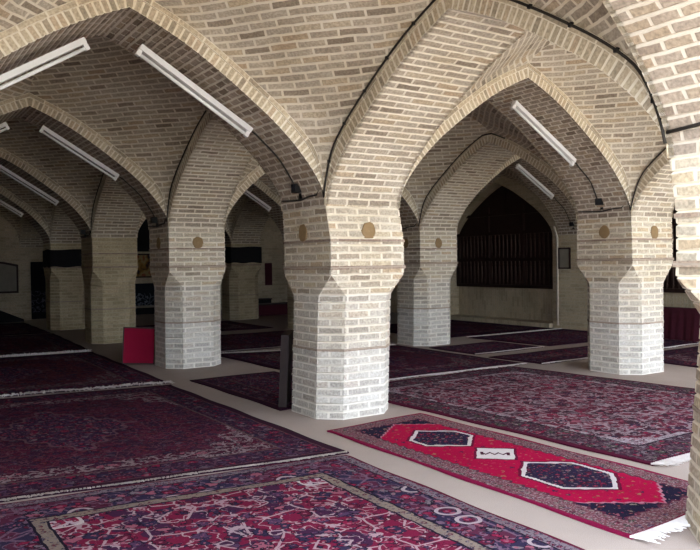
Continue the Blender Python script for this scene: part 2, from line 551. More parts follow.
# ------------------------------------------------------------------ piers
def pier(u, v, label, base=(0, 0, .4, .4, .166), imp=(0, 0, .4, .4), dz=0, white=True, discs=('a', 'b'), mat=None):
    tan = mat or brick_tan
    root = empty('brick_pier', (u, v, 0))
    tag(root, label, 'pillar', 'octagonal brick piers of the hall', 'thing')
    z1, z2 = 1.37 + dz, 1.61 + dz
    ch = .0655
    def sect(z, grow=0.0):
        t = min(1, max(0, (z - 1.02) / (z1 - 1.04)))
        tt = t * t * (3 - 2 * t)
        w_ = min(1, max(0, z / z1))
        x = u + base[0] * (1 - w_) + imp[0] * w_
        y = v + base[1] * (1 - w_) + imp[1] * w_
        hu = base[2] * (1 - tt) + imp[2] * tt
        hv = base[3] * (1 - tt) + imp[3] * tt
        if z > z2:
            q = min(1, (z - z2) / (ZS - z2))
            x = x * (1 - q) + u * q; y = y * (1 - q) + v * q
            hu = hu * (1 - q) + .4 * q; hv = hv * (1 - q) + .4 * q
        tc = min(1, max(0, (z - 1.10) / (1.31 + dz - 1.10)))
        c = max(.004, base[4] * (1 - tc))
        hu += grow; hv += grow
        return [(x - hu, y - hv + c), (x - hu + c, y - hv), (x + hu - c, y - hv), (x + hu, y - hv + c),
                (x + hu, y + hv - c), (x + hu - c, y + hv), (x - hu + c, y + hv), (x - hu, y + hv - c)]
    # u coordinate of each octagon vertex for brick uv
    def rings(z0, z1_, grow=0.0, course=True):
        n = max(1, round((z1_ - z0) / ch)); h = (z1_ - z0) / n
        rows = [(z0, 0)]
        for i in range(n):
            if course: rows += [(z0 + i * h + .008, 0), (z0 + (i + 1) * h - .008, 0), (z0 + (i + 1) * h, -.008)]
            else: rows += [(z0 + (i + 1) * h, 0)]
        rows[-1] = (z1_, 0)
        return [(z, sect(z, g + grow)) for z, g in rows], h
    def skin(z0, z1_, name, mat, grow=0.0, course=True, cap=False, vscale=None):
        R, h = rings(z0, z1_, grow, course)
        mb = MB()
        for k in range(8):
            k2 = (k + 1) % 8
            P = [[(*r[k], z), (*r[k2], z)] for z, r in R]
            # planar uv: distance along the face direction measured in the horizontal axis of the face
            ax = {0: None, 1: 0, 2: None, 3: 1, 4: None, 5: 0, 6: None, 7: 1}[k]
            UV = []
            for z, r in R:
                vv = (z - z0) * (.0655 / h if course else 1) + round(z0 / .0655) * .0655
                if ax is None:
                    UV.append([(k * .37, vv), (k * .37 + math.hypot(r[k][0] - r[k2][0], r[k][1] - r[k2][1]), vv)])
                else:
                    sgn = 1 if k in (1, 3) else -1
                    UV.append([(k * .19 + sgn * (r[k][ax]), vv), (k * .19 + sgn * (r[k2][ax]), vv)])
            UV = [[(a, bv * .065 / .0655) for a, bv in row] for row in UV]
            mb.grid(P, UV, flip=True)
        if cap:
            for z, r, rev in ((R[0][0], R[0][1], True), (R[-1][0], R[-1][1], False)):
                mb.face([(*p, z) for p in (r[::-1] if rev else r)])
        return mb.build(name, mat, root)
    skin(0, .62, 'lower_shaft', brick_white if white else tan)
    skin(.62, 1.11, 'middle_shaft', brick_pale if white else tan)
    skin(1.11, z1, 'upper_shaft', tan)
    skin(z1, 2.42, 'impost_block', tan)
    skin(.608, .630, 'string_course', brick_band, .005, False, True)
    skin(z1 - .016, z1 + .016, 'string_course', brick_band, .012, False, True)
    skin(z2 - .012, z2 + .012, 'string_course', brick_band, .007, False, True)
    for kx in discs:
        d = MB(); n = 18
        rr = random.Random(int(u * 100 + v * 10 + ord(kx)))
        zc = 1.70 + dz + rr.uniform(-.01, .01); o = rr.uniform(-.02, .04)
        rad = [.074 * (1 + rr.uniform(-.07, .07)) for _ in range(n)]
        def pp(i, off, s=1.0):
            a = 2 * math.pi * i / n
            x, z = rad[i % n] * math.cos(a) * s, rad[i % n] * 1.1 * math.sin(a) * s
            q = sect(zc)
            if kx == 'a': return (q[0][0] - off, v + o - x, zc + z)
            return (u + o + x, q[1][1] - off, zc + z)
        d.grid([[pp(i, -.03), pp(i, .006), pp(i, .009, .85), pp(i, .009, .02)] for i in range(n + 1)])
        tag(d.build('plaster_disc', mud, root), 'tan round plaster disc set in the brick')
    return root

pier(0, 0, 'big whitened octagonal brick pier in the centre of the photo', (-.02, .01, .4, .4, .176), (.02, -.015, .4, .43), -.018)
pier(4.23, 0, 'octagonal brick pier at right with a bright front face, standing behind the large pink-grey rug', (0, 0, .4, .4, .185), (0, 0, .4, .41), .02)
pier(0, -4.1, 'nearest brick pier, cut off by the right edge of the photo', (-.02, .07, .4, .4, .25), (.03, -.016, .4, .4), 0, white=False)  # lower shaft tan, not whitened: shade on its chamfer put into the colour
pier(0, 4, 'octagonal brick pier left of centre with the red board beside it', (-.01, 0, .4, .4, .18))
pier(4.23, 4, 'octagonal brick pier just right of the central one, in front of the lattice window', (-.02, 0, .4, .4, .175))
pier(0, 7.95, 'plain yellowish brick pier on the left, behind the one with the red board', white=False, discs=(), mat=brick_ochre)
pier(0, 11.46, 'dim brick pier at far left with a black banner tied round its top', white=False, discs=(), mat=brick_ochre)
pier(4.23, 7.95, 'dark brick pier half hidden behind the left side of the central pier', white=False, discs=(), mat=brick_ochre)
pier(4.23, 11.46, 'dim brick pier with a black banner seen between the red-board pier and the central one', white=False, discs=(), mat=brick_ochre)
pier(-4.17, -4.1, 'front arcade pier beyond the left edge of the photo', discs=())
pier(-4.17, 0, 'pier beyond the left edge of the photo', discs=())
pier(4.23, -4.1, 'front arcade pier hidden beyond the right edge of the photo', discs=())

# ------------------------------------------------------------------ fluorescent battens
def batten(axis_line, s0, s1, a0, a1, label):
    """on the soffit of the u-arch in line v=axis_line between a0..a1"""
    z0, z1_ = soffit_pt(s0, s1, RISE_A, a0), soffit_pt(s0, s1, RISE_A, a1)
    if z0 > z1_: z0 -= .045
    else: z1_ -= .045
    p0, p1 = Vector((a0, axis_line, z0)), Vector((a1, axis_line, z1_))
    L = (p1 - p0).length
    x = (p1 - p0).normalized(); y = Vector((0, 1, 0)); z = x.cross(y)
    M = Matrix((( x.x, y.x, z.x, p0.x), (x.y, y.y, z.y, p0.y), (x.z, y.z, z.z, p0.z), (0, 0, 0, 1)))
    root = empty('fluorescent_batten', p0)
    tag(root, label, 'lamp', 'white fluorescent battens on the arch soffits')
    h = MB(); h.box(0, L, -.032, .032, -.052, -.006, M); h.build('housing', white_plastic, root)
    t = MB(); t.tube([M @ Vector((.03, 0, -.082)), M @ Vector((L - .03, 0, -.082))], .015, 10); t.build('tube', tube_white, root, True)
    for q in (0, L - .035):
        e = MB(); e.box(q, q + .035, -.02, .02, -.102, -.05, M); e.build('lamp_holder', white_plastic, root)
    return root
sA0, sA1, sA2 = spA[0], spA[1], (spA[2][0], RW0)
batten(0, *sA0, -1.87, -.90, 'bright white batten on the right half of the large upper-left arch')
batten(0, *sA0, -3.30, -2.33, 'bright white batten at the top left corner, on the left half of the large arch')
batten(0, *sA1, 2.33, 3.32, 'white batten under the arch between the central and right-hand piers')
batten(4, *sA0, -1.86, -.92, 'grey-white batten on the right half of the second arch back, at left')
batten(4, *sA0, -3.25, -2.30, 'short-looking batten at the left edge on the second arch back')
batten(7.95, *sA0, -1.80, -.86, 'dim batten under the third arch back at far left')
batten(11.46, *sA0, -1.80, -.86, 'faintest batten at far left, under the rearmost arch')
batten(4, *sA2, 6.50, 7.46, 'dim batten above the lattice window at right')
batten(7.95, *sA1, 2.45, 3.35, 'dim batten seen through the arch left of the central pier')

# ------------------------------------------------------------------ spotlights and cables
def spot(face_u, v, z, label, L):
    s0, s1 = L
    root = empty('spotlight', (face_u, v, z))
    tag(root, label, 'spotlight', 'small black spotlights on the piers')
    m = MB(); m.box(face_u - .02, face_u + .03, v - .02, v + .02, z - .075, z - .02); m.build('bracket', black_plastic, root)
    h = MB(); h.box(face_u - .085, face_u - .015, v - .045, v + .045, z - .02, z + .06); h.build('housing', black_plastic, root)
    l = MB(); l.box(face_u - .09, face_u - .084, v - .035, v + .035, z - .01, z + .05); l.build('lens', dark_lens, root)
    return root
spot(-.41, 0, 2.06, 'small black spotlight on the shaded left face of the central pier', sA0)
spot(-.41, 4, 1.99, 'small black spotlight on the pier beside the red board', sA0)
spot(3.82, 0, 2.08, 'small black spotlight on the left face of the right-hand front pier', sA1)
spot(8.05, 4, 2.08, 'small black spotlight on the right wall above the framed notice', sA2)
spot(-.41, 7.95, 1.99, 'small dark spotlight on the plain yellowish pier at left', sA0)

def ring_cable(uplane, s0, s1, label, clips=False, part=1.0, tail=None):
    """cable along the outer edge of a v-arch ring on the plane u=uplane, then round the pier's left face"""
    half = (s1 - s0) / 2
    C, N, s, tap = half_curves(half, RISE_B)
    E = offset_curve(C, N, tap, T_ALL - .01, half)
    idx = list(range(3, 90, 3))
    x = uplane - .02
    pts = [(x, s1 - E[i, 0], ZS + E[i, 1]) for i in idx]
    pts += [(x, s0 + E[i, 0], ZS + E[i, 1]) for i in idx[::-1]]
    n = int(len(pts) * part)
    pts = pts[:n]
    root = MB(); path = (tail[::-1] if tail else []) + pts
    root.tube(path, .009, 6)
    o = root.build('power_cable', cable_mat, None, True)
    tag(o, label, 'cable', 'dark cables along the arch edges')
    if clips:
        for i in range(4, n, 5):
            p = pts[i]
            cbx = MB(); cbx.box(p[0] - .010, p[0] + .014, p[1] - .012, p[1] + .012, p[2] - .012, p[2] + .012)
            cbx.build('clip', black_plastic, o)
    return o
def tail(u, v, z, hv=.4):
    x = u - .4 - .012
    return [(x - .004, v - hv + .02, z + .03), (x - .006, v - .28, z - .05), (x - .006, v - .14, z - .055), (x - .006, v, z - .075), (x - .006, v + .15, z - .07), (x - .006, v + .36, z - .06)]
ring_cable(-.4, *spB[0], 'dark clipped cable following the edge of the big overhead arch from the central pier', True, 1.0, tail(0, 0, 2.05))
ring_cable(-.4, *spB[1], 'dark cable down the arch edge to the red-board pier', False, .5, tail(0, 4, 2.0))
ring_cable(3.83, *spB[0], 'dark cable on the arch edge right of the right-hand front pier', False, .5, tail(4.23, 0, 2.06))
ring_cable(3.83, *spB[1], 'dark cable on the arch edge above the pier before the lattice window', False, .6, tail(4.23, 4, 2.03))
ring_cable(-.4, *spB[2], 'dark cable down the arch edge to the plain yellowish pier', False, .5, tail(0, 7.95, 2.0))
def drop(v, L, a, label, zspot, uspot):
    z0 = soffit_pt(*L, RISE_A, a)
    pts = [(a, v, z0 - .03)]
    for k in range(1, 9):
        aa = a + (uspot - a) * k / 9
        pts.append((aa, v + .015 * math.sin(k), soffit_pt(*L, RISE_A, aa) - .012))
    pts.append((uspot - .03, v, zspot + .05))
    m = MB(); m.tube(pts, .008, 6); o = m.build('lamp_cable', cable_mat, None, True)
    tag(o, label, 'cable', 'thin cables from batten to spotlight')
drop(0, sA0, -.9, 'thin cable from the bright upper-left batten down to the spotlight of the central pier', 2.06, -.42)
drop(4, sA0, -.92, 'thin cable from the second-arch batten down to the spotlight of the red-board pier', 1.99, -.42)
drop(0, sA1, 3.32, 'thin cable from the batten down to the spotlight of the right-hand front pier', 2.08, 3.81)
drop(4, sA2, 7.46, 'thin cable from the dim batten down to the spotlight above the framed notice', 2.08, 8.04)
m = MB(); m.tube([(-.445, -3.72, 2.02), (-.44, -3.9, 2.035), (-.44, -4.1, 2.03), (-.44, -4.45, 2.04)], .009, 6)
tag(m.build('power_cable', cable_mat, None, True), 'dark cable lying across the face of the nearest pier at the right edge', 'cable', 'dark cables along the arch edges')

# ------------------------------------------------------------------ rug materials
def rug_base(name, W, L):
    k = NT(name)
    k.W, k.L = W, L
    uv = k.uv(); X, Y, _ = k.sep(uv)
    wv = k.noise(uv, 9, 3)
    wx = k.m('MULTIPLY', k.m('SUBTRACT', k.sep(wv[1])[0], .5), .035); wy = k.m('MULTIPLY', k.m('SUBTRACT', k.sep(wv[1])[1], .5), .035)
    k.cx = k.m('ADD', k.m('SUBTRACT', X, W / 2), wx); k.cy = k.m('ADD', k.m('SUBTRACT', Y, L / 2), wy)
    k.ax = k.m('ABSOLUTE', k.cx); k.ay = k.m('ABSOLUTE', k.cy)
    k.de = k.m('MINIMUM', k.m('SUBTRACT', W / 2, k.ax), k.m('SUBTRACT', L / 2, k.ay))
    k.P = k.comb(k.ax, k.ay); k.uvv = uv
    return k
def floral(k, P, sc, bg, petals, outline, center, vine=None, metric='EUCLIDEAN', size=1.0, vw=.035, rnd=.9, fleck=None, fa=.36, patch=None):
    c = bg
    if patch:
        c = k.mix(k.m('GREATER_THAN', k.noise(P, sc * .55, 2)[0], .53), c, patch)
    if vine:
        e = k.vor(P, sc * .75, 'DISTANCE_TO_EDGE')[0]
        n2 = k.noise(P, sc * 1.1, 2)[0]
        band = k.m('LESS_THAN', k.m('ABSOLUTE', k.m('SUBTRACT', n2, .5)), vw * .45)
        c = k.mix(k.m('MULTIPLY', k.m('MAXIMUM', k.m('LESS_THAN', e, vw), band), .8), c, vine)
    for q, szz in ((1.0, size), (1.9, size * .85)):
        v = k.vor(P, sc * q, 'F1', metric, rnd)
        d = v[0]
        cs = k.sep(v[1])
        st = [(i / len(petals), cc) for i, cc in enumerate(petals)]
        pet = k.ramp(cs[0], st, True)
        wob = k.noise(P, sc * q * 3, 3)[0]
        d = k.m('ADD', d, k.m('MULTIPLY', k.m('SUBTRACT', wob, .5), .95))
        d = k.m('ADD', d, k.m('MULTIPLY', cs[1], .16))
        c = k.mix(k.m('LESS_THAN', d, .40 * szz), c, outline)
        c = k.mix(k.m('LESS_THAN', d, .32 * szz), c, pet)
        c = k.mix(k.m('LESS_THAN', d, .10 * szz), c, center)
    if fleck:
        f = k.noise(P, sc * 4.5, 3, '3D', .6)[0]
        c = k.mix(k.m('MULTIPLY', k.m('GREATER_THAN', f, 1 - fa - .04), .75), c, fleck)
    return c
def lt(k, a, b_): return k.m('LESS_THAN', a, b_)
def finish(k, c, worn=.25, dark=1.0):
    fine = k.noise(k.uvv, 170, 2)[0]
    c = k.mix(.45, c, k.ramp(fine, [(.3, (.3, .3, .3)), (.7, (.7, .7, .7))]), 'OVERLAY')
    big = k.noise(k.uvv, 2.2, 3)[0]
    c = k.mix(worn, c, k.ramp(big, [(.3, (.32, .3, .3)), (.7, (.68, .68, .68))]), 'OVERLAY')
    k.b.inputs['Specular IOR Level'].default_value = .03
    return k.out(c, .95, fine, .5, .004)
NAVY, INK, WINE, CRIM, ROSE, CREAM, SAND, GREY, RUST, GREEN = (.030, .023, .055), (.014, .010, .021), (.095, .011, .031), (.20, .014, .048), (.27, .085, .125), (.47, .40, .40), (.22, .17, .14), (.17, .135, .16), (.17, .04, .045), (.06, .065, .05)
PURP = (.075, .038, .085)

def rug_scroll(name, W, L):       # foreground: crimson field, navy border, cream scrolls
    k = rug_base(name, W, L)
    field = floral(k, k.P, 6.8, (.15, .012, .04), [NAVY, ROSE, WINE, PURP, NAVY, CRIM, WINE, PURP], INK, ROSE, (.40, .29, .32), size=.85, vw=.035, fleck=(.26, .10, .13), fa=.31, patch=(.05, .016, .045))
    sp = k.m('ADD', k.m('MULTIPLY', k.ax, 1.0), k.m('MULTIPLY', k.ay, .85))
    corner = floral(k, k.P, 5.6, CRIM, [NAVY, ROSE, CRIM, PURP, WINE], NAVY, ROSE, (.46, .38, .42), size=.8, vw=.07, fleck=(.36, .28, .31), fa=.34, patch=(.05, .02, .06))
    lim = W / 2 + L / 2 * .85
    wv = k.m('ADD', sp, k.m('MULTIPLY', k.m('SINE', k.m('MULTIPLY', k.m('SUBTRACT', k.ax, k.ay), 16)), .07))
    c = k.mix(k.m('GREATER_THAN', wv, lim - 1.0), field, corner)
    scroll = k.m('LESS_THAN', k.m('ABSOLUTE', k.m('SUBTRACT', wv, lim - 1.0)), .018)
    c = k.mix(scroll, c, CREAM)
    border = floral(k, k.P, 6.0, NAVY, [ROSE, CRIM, PURP, GREY, WINE, NAVY, CRIM], INK, ROSE, (.17, .10, .15), size=.95, vw=.04, fleck=(.20, .13, .19), fa=.33, patch=(.085, .02, .045))
    # pale ring blossoms spaced along the border
    bl = k.vor(k.P, 1.9, 'F1', 'EUCLIDEAN', .35)[0]
    border = k.mix(lt(k, k.m('ABSOLUTE', k.m('SUBTRACT', bl, .115)), .022), border, (.36, .29, .32))
    guard = floral(k, k.P, 20, SAND, [WINE, GREY, NAVY, SAND], (.12, .09, .08), SAND, None, 'MANHATTAN', 1.1, fleck=GREY)
    c = k.mix(lt(k, k.de, .455), c, INK)
    c = k.mix(lt(k, k.de, .44), c, guard)
    c = k.mix(lt(k, k.de, .375), c, INK)
    c = k.mix(lt(k, k.de, .36), c, border)
    c = k.mix(lt(k, k.de, .105), c, INK)
    c = k.mix(lt(k, k.de, .095), c, floral(k, k.P, 22, GREY, [WINE, NAVY, PURP, ROSE], INK, GREY, None, 'MANHATTAN', 1.1, fleck=(.26, .2, .27)))
    c = k.mix(lt(k, k.de, .02), c, WINE)
    return finish(k, c)
def rug_dark(name, W, L, f=1.0, field_col=None, sc=9.0, pale=1.0):     # dark plum with cream spandrel bands
    k = rug_base(name, W, L)
    D = lambda c: tuple(x * f for x in c)
    fc = field_col or (.080, .014, .036)
    fl = floral(k, k.P, sc, D(fc), [D(NAVY), D((.10, .02, .03)), D(WINE), D((.10, .03, .05)), D((.05, .02, .06)), D((.09, .06, .09))], D(INK), D((.13, .05, .07)), D((.14, .06, .085)), size=.9, vw=.03, fleck=D((.16, .08, .10)), fa=.31, patch=D((.040, .014, .035)))
    sp = k.m('ADD', k.ax, k.m('MULTIPLY', k.ay, .62))
    lim = W / 2 + L / 2 * .62 - 1.15
    cor = floral(k, k.P, 8, D((.06, .012, .03)), [D((.24 * pale, .19 * pale, .21 * pale)), D(ROSE), D(GREY), D(WINE)], D(INK), D(NAVY), D((.28 * pale, .22 * pale, .24 * pale)), size=.9, vw=.06, fleck=D((.27 * pale, .21 * pale, .23 * pale)), fa=.36)
    wv = k.m('ADD', sp, k.m('MULTIPLY', k.m('SINE', k.m('MULTIPLY', k.m('SUBTRACT', k.ax, k.ay), 14)), .05))
    inn = k.m('MULTIPLY', k.m('GREATER_THAN', wv, lim), lt(k, sp, lim + .30))
    c = k.mix(k.m('GREATER_THAN', sp, lim + .26), fl, floral(k, k.P, 9, D((.085, .010, .03)), [D(NAVY), D(WINE), D(CRIM)], D(INK), D(ROSE), D((.15, .06, .08)), size=.8))
    c = k.mix(inn, c, cor)
    ed = k.m('SUBTRACT', L / 2, k.ay)
    c = k.mix(k.m('MULTIPLY', k.m('MULTIPLY', k.m('GREATER_THAN', ed, .40), lt(k, ed, .60)), k.m('GREATER_THAN', k.noise(k.P, 3.2, 1)[0], .42)), c, cor)
    med = k.m('ADD', k.m('MULTIPLY', k.ax, 1.25), k.m('MULTIPLY', k.ay, .8))
    med = k.m('ADD', med, k.m('MULTIPLY', k.m('SINE', k.m('MULTIPLY', k.m('SUBTRACT', k.ax, k.ay), 18)), .05))
    c = k.mix(lt(k, k.m('ABSOLUTE', k.m('SUBTRACT', med, .70)), .022), c, D((.13, .07, .09)))
    c = k.mix(lt(k, med, .68), c, floral(k, k.P, 10, D((.035, .018, .05)), [D(CRIM), D(PURP), D(WINE), D(GREY)], D(INK), D(ROSE), D((.14, .06, .09)), fleck=D((.14, .08, .11)), fa=.3))
    bor = floral(k, k.P, 8, D((.036, .014, .036)), [D(WINE), D(CRIM), D((.11, .08, .11)), D(PURP), D(NAVY)], D(INK), D((.2, .12, .14)), D((.11, .05, .08)), size=1.0, vw=.04, fleck=D((.13, .07, .09)), fa=.33)
    c = k.mix(lt(k, k.de, .37), c, D((.11, .07, .075)))
    c = k.mix(lt(k, k.de, .35), c, bor)
    c = k.mix(lt(k, k.de, .09), c, D((.11, .05, .06)))
    c = k.mix(lt(k, k.de, .078), c, D((.035, .012, .026)))
    return finish(k, c)
def rug_pale(name, W, L):         # big busy rose-grey rug on the right
    k = rug_base(name, W, L)
    fl = floral(k, k.P, 6.5, (.13, .024, .045), [(.24, .19, .22), ROSE, WINE, (.18, .13, .16), NAVY, CRIM, WINE], (.05, .020, .035), ROSE, (.34, .26, .30), size=.9, vw=.06, fleck=(.27, .19, .22), fa=.32, patch=(.05, .022, .036))
    sp = k.m('ADD', k.ax, k.m('MULTIPLY', k.ay, .8))
    c = k.mix(k.m('GREATER_THAN', sp, W / 2 + L / 2 * .8 - .95), fl, floral(k, k.P, 10, (.10, .025, .05), [(.36, .31, .36), GREY, ROSE, WINE], INK, CREAM, (.42, .35, .41), size=1.0, vw=.07, fleck=(.48, .42, .47), fa=.42))
    bor = floral(k, k.P, 8.5, (.05, .022, .04), [WINE, (.15, .10, .12), CRIM, GREY, GREEN], INK, (.26, .2, .22), (.13, .08, .1), size=1.05, vw=.04, fleck=(.17, .12, .14), fa=.36)
    c = k.mix(k.m('MULTIPLY', lt(k, k.de, .42), k.m('GREATER_THAN', k.noise(k.P, 4, 1)[0], .47)), c, floral(k, k.P, 17, (.30, .25, .28), [GREY, CREAM, (.4, .34, .4), WINE], (.22, .17, .21), CREAM, None, fleck=(.5, .45, .5)))
    c = k.mix(lt(k, k.de, .36), c, INK)
    c = k.mix(lt(k, k.de, .345), c, bor)
    c = k.mix(lt(k, k.de, .05), c, (.08, .010, .03))
    return finish(k, c)
def rug_runner(name, W, L, med):
    RED = (.36, .006, .05)
    k = rug_base(name, W, L)
    X0 = k.m('SUBTRACT', k.cx, .05); AX = k.m('ABSOLUTE', X0)
    Y = k.m('ADD', k.cy, L / 2)
    c = floral(k, k.P, 12, RED, [RED, (.22, .05, .03), (.06, .015, .05), RED, (.42, .02, .08), (.30, .14, .09), RED], RED, (.36, .12, .10), None, 'MANHATTAN', .75, fleck=(.25, .02, .05), fa=.30)
    tri = k.m('ADD', k.m('MULTIPLY', AX, .78), k.ay)
    tri = k.m('ADD', tri, k.m('MULTIPLY', k.m('PINGPONG', AX, .03), .7))
    cor = floral(k, k.P, 11, (.016, .013, .034), [WINE, RUST, SAND, INK, ROSE, CRIM], INK, CREAM, None, 'MANHATTAN', .85, fleck=(.14, .08, .08), fa=.3)
    lim = L / 2 - .20
    c = k.mix(k.m('GREATER_THAN', tri, lim), c, (.40, .16, .22))
    c = k.mix(k.m('GREATER_THAN', tri, lim + .02), c, cor)
    for yc, hy, hx, sl, kind in med:
        dy = k.m('ABSOLUTE', k.m('SUBTRACT', Y, yc))
        zig = k.m('MULTIPLY', k.m('PINGPONG', k.m('ADD', AX, dy), .016), .5)
        if kind == 'hex':
            dd = k.m('MAXIMUM', k.m('SUBTRACT', AX, hx), k.m('MULTIPLY', k.m('SUBTRACT', k.m('ADD', k.m('MULTIPLY', AX, sl), dy), hy), .72))
            dd = k.m('ADD', dd, zig)
            c = k.mix(lt(k, dd, .032), c, (.13, .008, .035))
            c = k.mix(lt(k, dd, .012), c, (.60, .54, .56))
            c = k.mix(lt(k, dd, -.016), c, floral(k, k.P, 12, (.022, .017, .045), [CRIM, SAND, WINE, GREY, ROSE, CRIM], INK, ROSE, None, 'MANHATTAN', 1.0, fleck=(.17, .09, .12), fa=.33))
        else:
            dd = k.m('MULTIPLY', k.m('SUBTRACT', k.m('ADD', k.m('MULTIPLY', AX, hy / hx), dy), hy), .72)
            c = k.mix(lt(k, dd, .02), c, (.12, .01, .04))
            c = k.mix(lt(k, dd, 0), c, (.62, .56, .57))
            # dark stepped H figure inside the white lozenge
            q_ = k.m('SUBTRACT', X0, k.m('SUBTRACT', Y, yc)); p_ = k.m('ADD', X0, k.m('SUBTRACT', Y, yc))
            ap, aq = k.m('ABSOLUTE', p_), k.m('ABSOLUTE', q_)
            zg = k.m('SUBTRACT', k.m('MULTIPLY', k.m('PINGPONG', k.m('ADD', q_, 1), .045), 1.6), .036)
            bar = k.m('MULTIPLY', lt(k, k.m('ABSOLUTE', k.m('SUBTRACT', p_, zg)), .022), lt(k, aq, .13))
            e2 = k.m('MULTIPLY', lt(k, k.m('ABSOLUTE', k.m('SUBTRACT', aq, .135)), .018), lt(k, ap, .055))
            c = k.mix(k.m('MAXIMUM', bar, e2), c, (.06, .012, .03))
    bor = floral(k, k.P, 15, (.16, .06, .075), [(.22, .11, .13), GREEN, WINE, (.20, .15, .14), ROSE, PURP], (.06, .03, .045), (.30, .22, .23), None, 'MANHATTAN', 1.1, fleck=(.34, .25, .28), fa=.40)
    zz = k.m('MULTIPLY', k.m('PINGPONG', k.m('ADD', k.ax, k.ay), .05), .6)
    c = k.mix(lt(k, k.m('ADD', k.de, zz), .205), c, (.10, .025, .05))
    c = k.mix(lt(k, k.m('ADD', k.de, zz), .19), c, bor)
    c = k.mix(lt(k, k.de, .028), c, (.20, .010, .05))
    return finish(k, c)

# ------------------------------------------------------------------ rugs
def rug(q, mat, label, fr=(), name='persian_rug', z=.012, lift=0, fl=.07, fmat=None, group='rugs on the hall floor', wob=.004):
    """q: near-left, near-right, far-right, far-left; fr: edges with fringe ('n','f')"""
    nl, nr, frr, fll = [Vector((*p, 0)) for p in q]
    W = ((nr - nl).length + (frr - fll).length) / 2
    L = ((fll - nl).length + (frr - nr).length) / 2
    cx = (nl + nr + frr + fll) / 4
    m_ = mat(W, L) if callable(mat) else mat
    n, m = 48, 48
    rr = random.Random(int(abs(cx.x * 91 + cx.y * 37) * 10))
    ph = [rr.uniform(0, 6) for _ in range(6)]
    def top(s, t):
        p = nl * (1 - s) * (1 - t) + nr * s * (1 - t) + frr * s * t + fll * (1 - s) * t
        e = min(s * W, (1 - s) * W, t * L, (1 - t) * L)
        edge = 1 if e < .12 else 0
        zz = z + wob * .5 * (math.sin(p.x * 5 + ph[0]) * math.sin(p.y * 4 + ph[1]) + 1) * (1 if e > 0 else .3)
        # gently uneven outline
        j = .008 * math.sin((s * W if t in (0, 1) else t * L) * 6 + ph[2])
        if s in (0, 1): p.x += j
        if t in (0, 1): p.y += j
        return Vector((p.x, p.y, zz))
    mb = MB()
    SS = [i / n for i in range(n + 1)]; TT = [j / m for j in range(m + 1)]
    G = [[top(s, t) for t in TT] for s in SS]
    mb.grid(G, [[(s * W, t * L) for t in TT] for s in SS])
    ring = [(i, 0) for i in range(n + 1)] + [(n, j) for j in range(1, m + 1)] + [(i, m) for i in range(n - 1, -1, -1)] + [(0, j) for j in range(m - 1, -1, -1)]
    mb.grid([[G[i][j], (G[i][j].x, G[i][j].y, .001)] for i, j in ring], [[(SS[i] * W, TT[j] * L)] * 2 for i, j in ring], True)
    o = mb.build(name, m_, None, True)
    o.data.polygons.foreach_set('use_smooth', [True] * (n * m) + [False] * (len(o.data.polygons) - n * m))
    tag(o, label, 'rug', group)
    for e in fr:
        t = 0 if e[0] == 'n' else 1
        ln = e[1] if len(e) > 1 and not isinstance(e, str) else fl
        edge = [top(i / 400, t) for i in range(401)]
        L_ = (edge[-1] - edge[0]).length
        cnt = int(L_ / .011)
        f_ = MB()
        out = (nl - fll).normalized() if t == 0 else (fll - nl).normalized()
        sd = (nr - nl).normalized()
        drift = 0
        for i in range(cnt):
            p = edge[min(400, int(i / cnt * 400))]
            drift = .85 * drift + rr.uniform(-.35, .35)
            l = ln * rr.uniform(.65, 1.15) * (1 + .25 * math.sin(i * .07 + ph[3]))
            a = p - out * .012; a.z = p.z + .001
            b1 = p + out * l * .4 + sd * drift * l * .25; b1.z = max(.020, p.z)
            b2 = p + out * l + sd * (drift + rr.uniform(-.4, .4)) * l * .5; b2.z = .019 + rr.uniform(0, .010 + lift); b1.z += lift * rr.uniform(.2, .8)
            f_.tube([a, b1, b2], [.0065, .0065, .003], 3, False)
        tag(f_.build('fringe', fmat or fringe_mat, o), 'off-white cotton fringe', None, None, 'stuff')
    return o

M_ = lambda fn, nme, **kw: (lambda W, L: fn(nme, W, L, **kw))
rug([(-3.42, -4.35), (-.93, -4.35), (-.89, -1.44), (-3.42, -1.16)], M_(rug_scroll, 'crimson and navy scroll rug'), 'crimson and navy rug with cream scrolls filling the foreground at lower left', name='persian_rug')
rug([(-3.95, -1.03), (-.84, -1.40), (-.84, 2.38), (-3.95, 2.78)], M_(rug_dark, 'dark plum rug', f=1.08), 'large dark plum rug at left, between the foreground rug and the one with white fringe', [('n', .035)], fmat=fringe_dim)
rug([(-3.9, 2.93), (-.80, 2.55), (-.73, 6.38), (-3.9, 6.62)], M_(rug_dark, 'dark maroon rug', f=1.25, field_col=(.085, .020, .028), pale=.6), 'dark maroon rug at left with a bright white fringe on its near edge', [('n', .17), ('f', .05)], lift=.03)
rug([(-3.8, 6.75), (-.70, 6.52), (-.54, 10.25), (-3.8, 10.65)], M_(rug_dark, 'brown maroon rug', f=1.15, pale=.5), 'dim maroon rug far left, beside the plain yellowish pier', [('n', .12)], lift=.02)
rug([(-3.8, 10.8), (-.55, 10.45), (-.5, 13.9), (-3.8, 14.1)], M_(rug_dark, 'deep brown rug', f=1.1, pale=.5), 'rearmost dim rug at far left in front of the back wall')
RN = [(-.60, -3.62), (.50, -3.58), (.46, -.60), (-.60, -.70)]
rug(RN, M_(rug_runner, 'bright red tribal runner', med=((2.13, .31, .25, .84, 'hex'), (1.54, .19, .20, 1, 'sq'), (.89, .37, .25, .8, 'hex'))), 'bright red runner with two white-edged medallions in front of the central pier', [('n', .13)], name='runner_rug', wob=.003)
rug([(.64, -2.88), (3.75, -2.78), (3.3, 1.06), (.52, .99)], M_(rug_pale, 'rose grey rug'), 'large busy rose-grey rug at right with a dark border, beside the red runner', [('n', .12)])
